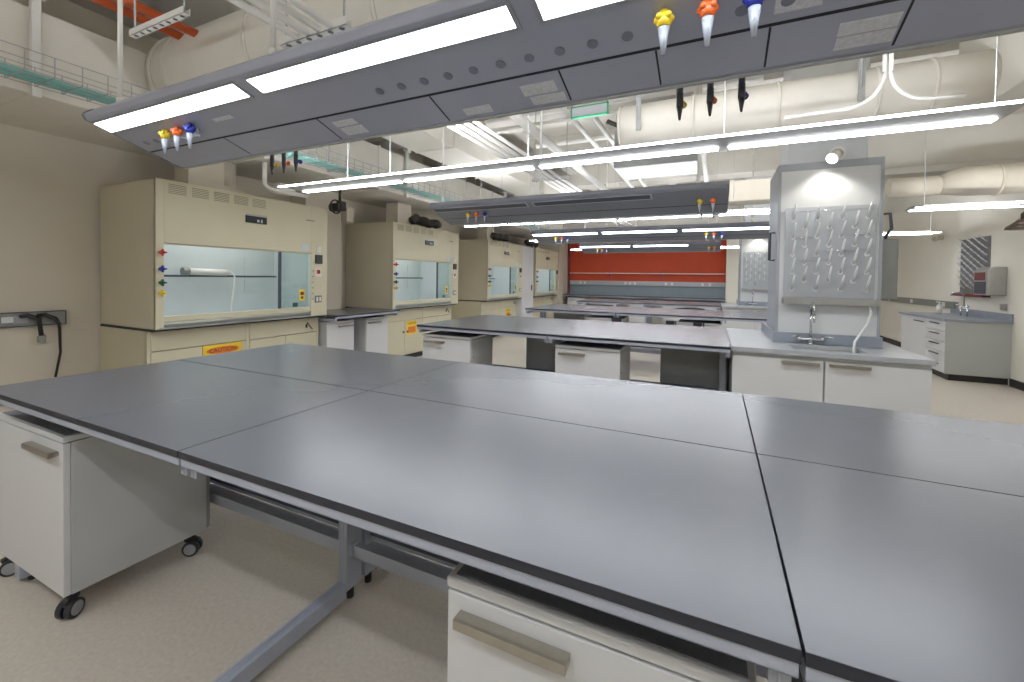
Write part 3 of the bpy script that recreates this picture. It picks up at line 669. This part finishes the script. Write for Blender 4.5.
MB().tube([(0, 0, .10), (0, 0, .17), (.03, 0, .2), (XR - 3.122, 0, .2)], .02, 10).build('pipe', M_bronze, t)
o = MB().box(XR - .09, XR - .001, 10.6, 10.75, 2.25, 2.33).ball((XR - .1, 10.675, 2.27), .05).build('wall_sensor', M_ductb); tag(o, 'small beige sensor high on the aisle wall', 'sensor')

# ------------------------------------------------------------------ red end wall fittings
t = thing('end_wall_raceway', 'grey raceway with white outlets below the red wall', 'raceway', (-2.13, YB - .03, 1.24), 0)
MB().box(-2.4, 2.4, -.05, -.001, 0, .14).build('channel', mat('raceway_light', (168, 172, 176), .45, .2, .03), t, .003)
for x in (-2.05, -1.9, -.55, -.4, -.25, .7, .88, 1.75, 1.95):
    MB().box(x, x + .07, -.055, -.05, .03, .11).build('socket_plate', M_pipe, t)
o = MB().box(-4.53, .27, YB - .03, YB - .001, .916, 1.239).build('backsplash_panel', M_bluegrey); tag(o, 'blue grey splash panel standing behind the end wall table', 'panel')
t = thing('wall_shelf', 'thin pale shelf on brackets across the red wall', 'shelf', (-2.13, YB - .03, 1.62), 0)
MB().box(-2.38, 2.38, -.16, -.001, 0, .022).build('board', M_pipe, t, .002)
for x in (-1.0, .6): MB().box(x - .015, x + .015, -.14, -.001, -.1, -.001).box(x - .012, x + .012, -.014, -.001, -.1, .12).build('bracket', M_dsteel, t)

# ------------------------------------------------------------------ ceiling services
t = thing('soffit_duct', 'huge white rectangular duct running along the ceiling above the fume hoods', 'duct', (-4.44, 0, 2.7), 0)
MB().box(-1.155, 0, YF + .01, 13.2, 0, .61).build('duct_body', M_duct, t, .01)
for y in (-.4, 1.35, 3.1, 4.85, 6.6, 8.35, 10.1, 11.85): MB().box(-1.157, .012, y - .02, y + .02, -.012, .622).build('flange', M_duct, t)
for y in (1.32, 5.4, 8.9): MB().box(.014, .06, y, y + .05, -.03, .7).box(.01, .09, y - .03, y + .08, .68, ZC - 2.7).build('support_strut', M_pipe, t, .003)
t = thing('round_duct', 'big white round duct crossing the ceiling above the nearest carrier', 'duct', (-4.42, 2.40, 3.17), 0)
MB().tube([(0.0, 0, 0), (.25, 0, 0), (1.2, 0, 0), (3.0, 0, 0), (5.0, 0, 0), (7.6, 0, 0)], .40, 40).build('duct_body', M_duct, t)
for x in (.06, .25, 1.3, 2.5, 3.7, 4.9, 6.1): MB().tube([(x, 0, 0), (x + .03, 0, 0)], .412, 40).build('seam_band', M_duct, t)
t = thing('branch_duct', 'white rectangular duct leaving the round duct toward the end wall', 'duct', (-3.37, 3.1, 3.1), 0)
MB().box(-.3, .3, 0, 9.2, 0, .42).build('duct_body', M_duct, t, .01)
for y in (.05, 1.6, 3.2, 4.8, 6.4, 8.0): MB().box(-.31, .31, y, y + .03, -.01, .43).build('flange', M_duct, t)
t = thing('round_duct', 'white round duct with open end above the second bench', 'duct', (0, 3.98, 2.80), 0)
MB().tube([(-.80, 0, 0), (-.4, 0, 0), (.6, 0, 0), (1.3, 0, 0), (1.62, 0, 0)], .185, 36).build('duct_body', M_duct, t)
for x in (-.80, -.2, .4, 1.0, 1.3): MB().tube([(x, 0, 0), (x + .02, 0, 0)], .193, 36).build('seam_band', M_duct, t)
for x in (-.62, .9): MB().cyl((x, -.19, 0), (x, -.19, ZC - 2.80), .006, 6).box(x - .02, x + .02, -.192, -.186, -.1, .2).build('hanger_strap', M_galv, t)
t = thing('plenum_box', 'white plenum box with flange at the end of the round duct', 'duct', (1.63, 3.98, 2.55), 0)
MB().box(0, 1.5, -.42, .35, .10, .72).build('box_body', M_duct, t, .01)
MB().box(-.02, .02, -.44, .37, .08, .74).box(-.005, 1.4, -.45, -.42, .08, .11).build('flange', M_duct, t, .004)
MB().prism([(.2, .12), (1.45, .12), (1.45, .62)], -.45, -.43, 'y').build('brace_panel', M_ductb, t)
t = thing('rect_duct', 'flat grey rectangular duct above the second carrier', 'duct', (-.66, 5.5, 2.75), 0)
MB().box(-.46, .46, -.33, .33, 0, .45).build('duct_body', M_galv, t, .01)
MB().box(-.47, .47, -.34, .34, .2, .23).build('flange', M_galv, t)
t = thing('rect_duct', 'cream box duct behind the sink column', 'duct', (.5, 6.7, 2.5), 0)
MB().box(-.4, .4, -.2, .2, 0, .28).build('duct_body', M_ductb, t, .01)
for x in (-.3, .3): MB().cyl((x, -.204, .02), (x, -.204, ZC - 2.5), .005, 6).build('hanger_strap', M_galv, t)
t = thing('round_duct', 'white round duct with reducer over the aisle beyond the sink column', 'duct', (2.0, 7.15, 2.66), 0)
MB().tube([(0, 0, 0), (.5, 0, 0)], .12, 24).tube([(.5, 0, 0), (.75, 0, .03), (.76, 0, .03), (1.75, 0, .03)], [.12, .18, .18, .18], 24).build('duct_body', M_ductb, t)
MB().tube([(1.0, 0, .03), (1.03, 0, .03)], .19, 24).build('seam_band', M_ductb, t)
for x in (.3, 1.4): MB().cyl((x, -.185, .0), (x, -.185, ZC - 2.66), .005, 6).build('hanger_strap', M_galv, t)
# orange conduits
for i, (x, z) in enumerate(((-3.98, 3.36), (-3.74, 3.32))):
    o = MB().tube([(x, -1.5, z), (x, 2.2, z)], .032, 12).build('orange_conduit', M_orange)
    tag(o, ['orange conduit under the ceiling, closer to the fume hood wall', 'orange conduit under the ceiling, closer to the room'][i], 'pipe', 'orange ceiling conduits')
# strut trapezes and white pipes
def trapeze(x0, x1, y, z, label, rods=True):
    t = thing('pipe_trapeze', label, 'bracket', ((x0 + x1) / 2, y, z), 0, 'ceiling strut trapezes')
    w = (x1 - x0) / 2
    mb = MB().box(-w, w, -.02, .02, 0, .003).box(-w, w, -.02, -.017, 0, .042).box(-w, w, .017, .02, 0, .042); mb.build('channel', M_pipe, t)
    n = int(w * 2 / .075)
    for k in range(n): MB().cyl((-w + .05 + k * .075, 0, -.001), (-w + .05 + k * .075, 0, .0005), .014, 10).build('slot', M_dsteel, t)
    for s in (-1, 1): MB().cyl((s * (w - .03), 0, 0), (s * (w - .03), 0, ZC - z), .006, 6).build('threaded_rod', M_galv, t)
trapeze(-3.55, -2.93, 1.54, 3.0, 'white perforated strut hanging below the orange conduits')
trapeze(-2.09, -1.62, 1.555, 2.63, 'white perforated strut carrying four white pipes before the round duct')
trapeze(-2.09, -1.62, 5.0, 2.63, 'white perforated strut carrying four white pipes above the second bench')
trapeze(-2.09, -1.62, 8.2, 2.63, 'white perforated strut carrying four white pipes above the third bench')
for i in range(4):
    x = -1.96 + i * .08
    o = MB().tube([(x, -1.5, 2.649), (x, 11.5, 2.649)], .0175, 10).build('white_pipe', M_pipe)
    tag(o, '%s white ceiling pipe of four, counted from the fume hood side' % ['first', 'second', 'third', 'fourth'][i], 'pipe', 'bundle of white ceiling pipes')
for i, (x, z, r_, y0, y1) in enumerate(((-1.95, 3.15, .055, 3.2, 12), (-1.55, 3.3, .03, 3.2, 12), (-1.3, 3.3, .03, 3.2, 12), (-.2, 3.4, .04, 4.4, 12))):
    o = MB().tube([(x, y0, z), (x, y1, z)], r_, 12).build('ceiling_pipe', M_pipe)
    tag(o, ['thick white ceiling pipe beside the four pipe bundle', 'thin pale ceiling pipe beside the thick one, on its sink side', 'second thin pale ceiling pipe toward the sink column', 'pale ceiling pipe nearest the sink column'][i], 'pipe')
for i, (x, y, z, w) in enumerate(((-1.4, 4.3, 3.5, 1.3), (-1.2, 5.05, 3.5, 1.6), (-1.0, 6.3, 3.5, 1.6))):
    o = MB().tube([(x - w, y, z), (x + w, y, z)], .035, 10).build('cross_pipe', M_pipe)
    tag(o, ['pale cross pipe above the second bench', 'pale cross pipe just beyond the second bench middle', 'pale cross pipe above the aisle before the third bench'][i], 'pipe', 'pale cross pipes')
o = MB().cyl((-1.0, 4.3, 3.0), (-.62, 4.75, 2.9), .022, 8).build('black_conduit', M_black); tag(o, 'short black conduit among the pale ceiling pipes', 'pipe')
t = thing('sprinkler_pipe', 'pale sprinkler pipe with small heads across the ceiling over the second bench', 'pipe', (0, 4.75, 3.25), 0)
MB().tube([(-3.0, 0, 0), (2.6, 0, 0)], .022, 10).build('main_pipe', M_pipe, t)
for x in (-2.6, -.9, .6): MB().cyl((x, 0, 0), (x, 0, -.12), .012, 8).cone((x, 0, -.12), (x, 0, -.15), .01, .025, 10).build('sprinkler_head', M_galv, t)
for x in (-2.8, -.4, 2.2): MB().cyl((x, 0, 0), (x, 0, ZC - 3.25), .005, 6).build('hanger', M_galv, t)
for i, x in enumerate((-3.0, -1.0, 1.3)):
    struct('ceiling_joist', MB().box(x - .09, x + .09, YF, YB - .7, 3.82, ZC), M_ceil, .005)
# Y-shaped white conduit
o = MB().tube([(.925, 3.42, ZC), (.925, 3.42, 2.74)] + [tuple(p) for p in arc((.725, 3.42, 2.74), .20, 0, -PI / 2, 10, (1, 0, 0), (0, 0, 1))] + [(.4, 3.42, 2.535)], .012, 10).tube([(.955, 3.42, ZC), (.955, 3.42, 2.74)] + [tuple(p) for p in arc((1.155, 3.42, 2.74), .20, PI, PI * 1.5, 10, (1, 0, 0), (0, 0, 1))] + [(1.3, 3.42, 2.535)], .012, 10).build('forked_conduit', M_pipe)
tag(o, 'white conduit pair that drops and forks in front of the round duct', 'pipe')
# green-edged plate
t = thing('exit_sign', 'clear plate edged in green hanging behind the nearest carrier', 'sign', (-.80, 2.9, 2.58), 0)
MB().box(-.12, .12, -.006, .006, -.03, .03).build('plate', M_cone, t)
MB().box(-.13, .13, -.008, .008, .03, .04).box(-.13, .13, -.008, .008, -.04, -.03).box(-.13, -.12, -.008, .008, -.04, .04).box(.12, .13, -.008, .008, -.04, .04).build('green_border', M_tape, t)
MB().cyl((-.12, 0, .04), (-.12, 0, ZC - 2.58), .005, 6).cyl((.12, 0, .04), (.12, 0, ZC - 2.58), .005, 6).build('hanger', M_galv, t)
# wire cable tray with teal cables
t = thing('cable_tray', 'silver wire cable tray hanging beside the big soffit duct', 'cable tray', (-4.04, 0, 2.64), 0)
mb = MB(); y0, y1, w = -1.5, 12.0, .29
for x in (0, .07, .145, .22, w): mb.box(x - .0025, x + .0025, y0, y1, -.0025, .0025)
for x in (0, w):
    for z in (.06, .12): mb.box(x - .0025, x + .0025, y0, y1, z - .0025, z + .0025)
mb.build('long_wires', M_galv, t)
mb = MB()
for k in range(int((y1 - y0) / .13)):
    y = y0 + k * .13; mb.box(0, w, y - .0025, y + .0025, -.005, 0).box(-.0025, .0025, y - .0025, y + .0025, 0, .12).box(w - .0025, w + .0025, y - .0025, y + .0025, 0, .12)
mb.build('cross_wires', M_galv, t)
for y in (.9, 3.6, 6.6, 9.6): MB().cyl((-.01, y, -.01), (-.01, y, ZC - 2.64), .006, 6).cyl((w + .01, y, -.01), (w + .01, y, ZC - 2.64), .006, 6).box(-.02, w + .02, y - .015, y + .015, -.016, -.005).build('tray_hanger', M_galv, t)
for i in range(5):
    x = -4.0 + i * .038; pts = [(x + .01 * math.sin(j * 1.7 + i), -1.5 + j * .75, 2.655) for j in range(18)]
    o = MB().tube(pts, .0115, 8).build('data_cable', M_teal)
    tag(o, 'teal data cable lying in the wire tray above the fume hoods', 'cable', 'teal data cables in the wire tray')
# plumbing and dampers over the hoods
for k, y in enumerate((3.1,)):
    o = MB().tube([(-4.62, y + .12, 2.698), (-4.62, y + .12, 2.45), (-4.60, y + .15, 2.41), (-4.58, y + .22, 2.39), (-4.55, y + .62, 2.40), (-4.6, y + .68, 2.44), (-4.75, y + .7, 2.46)], .026, 10).box(-4.72, -4.6, y + .3, y + .5, 2.42, 2.5).build('drain_pipe', M_pipe)
    tag(o, 'white bent drain pipe above the nearest fume hood', 'pipe')
def damper(y, label):
    t = thing('damper_actuator', label, 'actuator', (-4.75, y, 2.38), 0, 'exhaust damper actuators')
    MB().box(-.1, .02, .18, .30, -.18, .02).build('motor_box', M_ductb, t, .006)
    MB().tube(arc((0, 0, 0), .09, 0, 2 * PI * .97, 18, (0, 1, 0), (0, 0, 1)), .012, 8, True).build('ring', M_flex, t)
    MB().cyl((-.12, .02, 0), (.02, .06, 0), .06, 12).box(-.06, .03, .06, .16, -.04, .09).build('valve_body', M_flex, t, .008)
    MB().cyl((-.03, .1, .08), (-.03, .1, .318), .02, 8).build('stem', M_flex, t)
damper(4.35, 'cream damper actuator with dark ring between the first and second fume hoods')
for k, (y, lb) in enumerate(((6.0, 'dark flexible duct lying on top of the second fume hood'), (9.0, 'dark flexible duct lying on top of the third fume hood'), (11.0, 'dark flexible duct between the third and farthest fume hoods'))):
    pts = [(-4.78 + .04 * math.sin(j * 2.3), y + j * .11, 2.395 + .05 * abs(math.sin(j * 1.9 + k))) for j in range(9)]
    o = MB().tube(pts, [.06 + .03 * (j % 2) for j in range(9)], 12).build('flexible_duct', M_flex); tag(o, lb, 'duct', 'dark flexible ducts over the fume hoods')
struct('ceiling_ledge', MB().box(XL, -4.9, 2.1, 13.2, 2.40, 2.46), M_wall) if False else None

# ------------------------------------------------------------------ world + colour
w = bpy.data.worlds.new('world'); SC.world = w; w.use_nodes = True
w.node_tree.nodes['Background'].inputs[0].default_value = (.9, .93, 1, 1); w.node_tree.nodes['Background'].inputs[1].default_value = .3
SC.view_settings.view_transform = 'Standard'; SC.view_settings.look = 'None'; SC.view_settings.exposure = 0.22; SC.view_settings.gamma = 1.15
SC.cycles.use_denoising = True
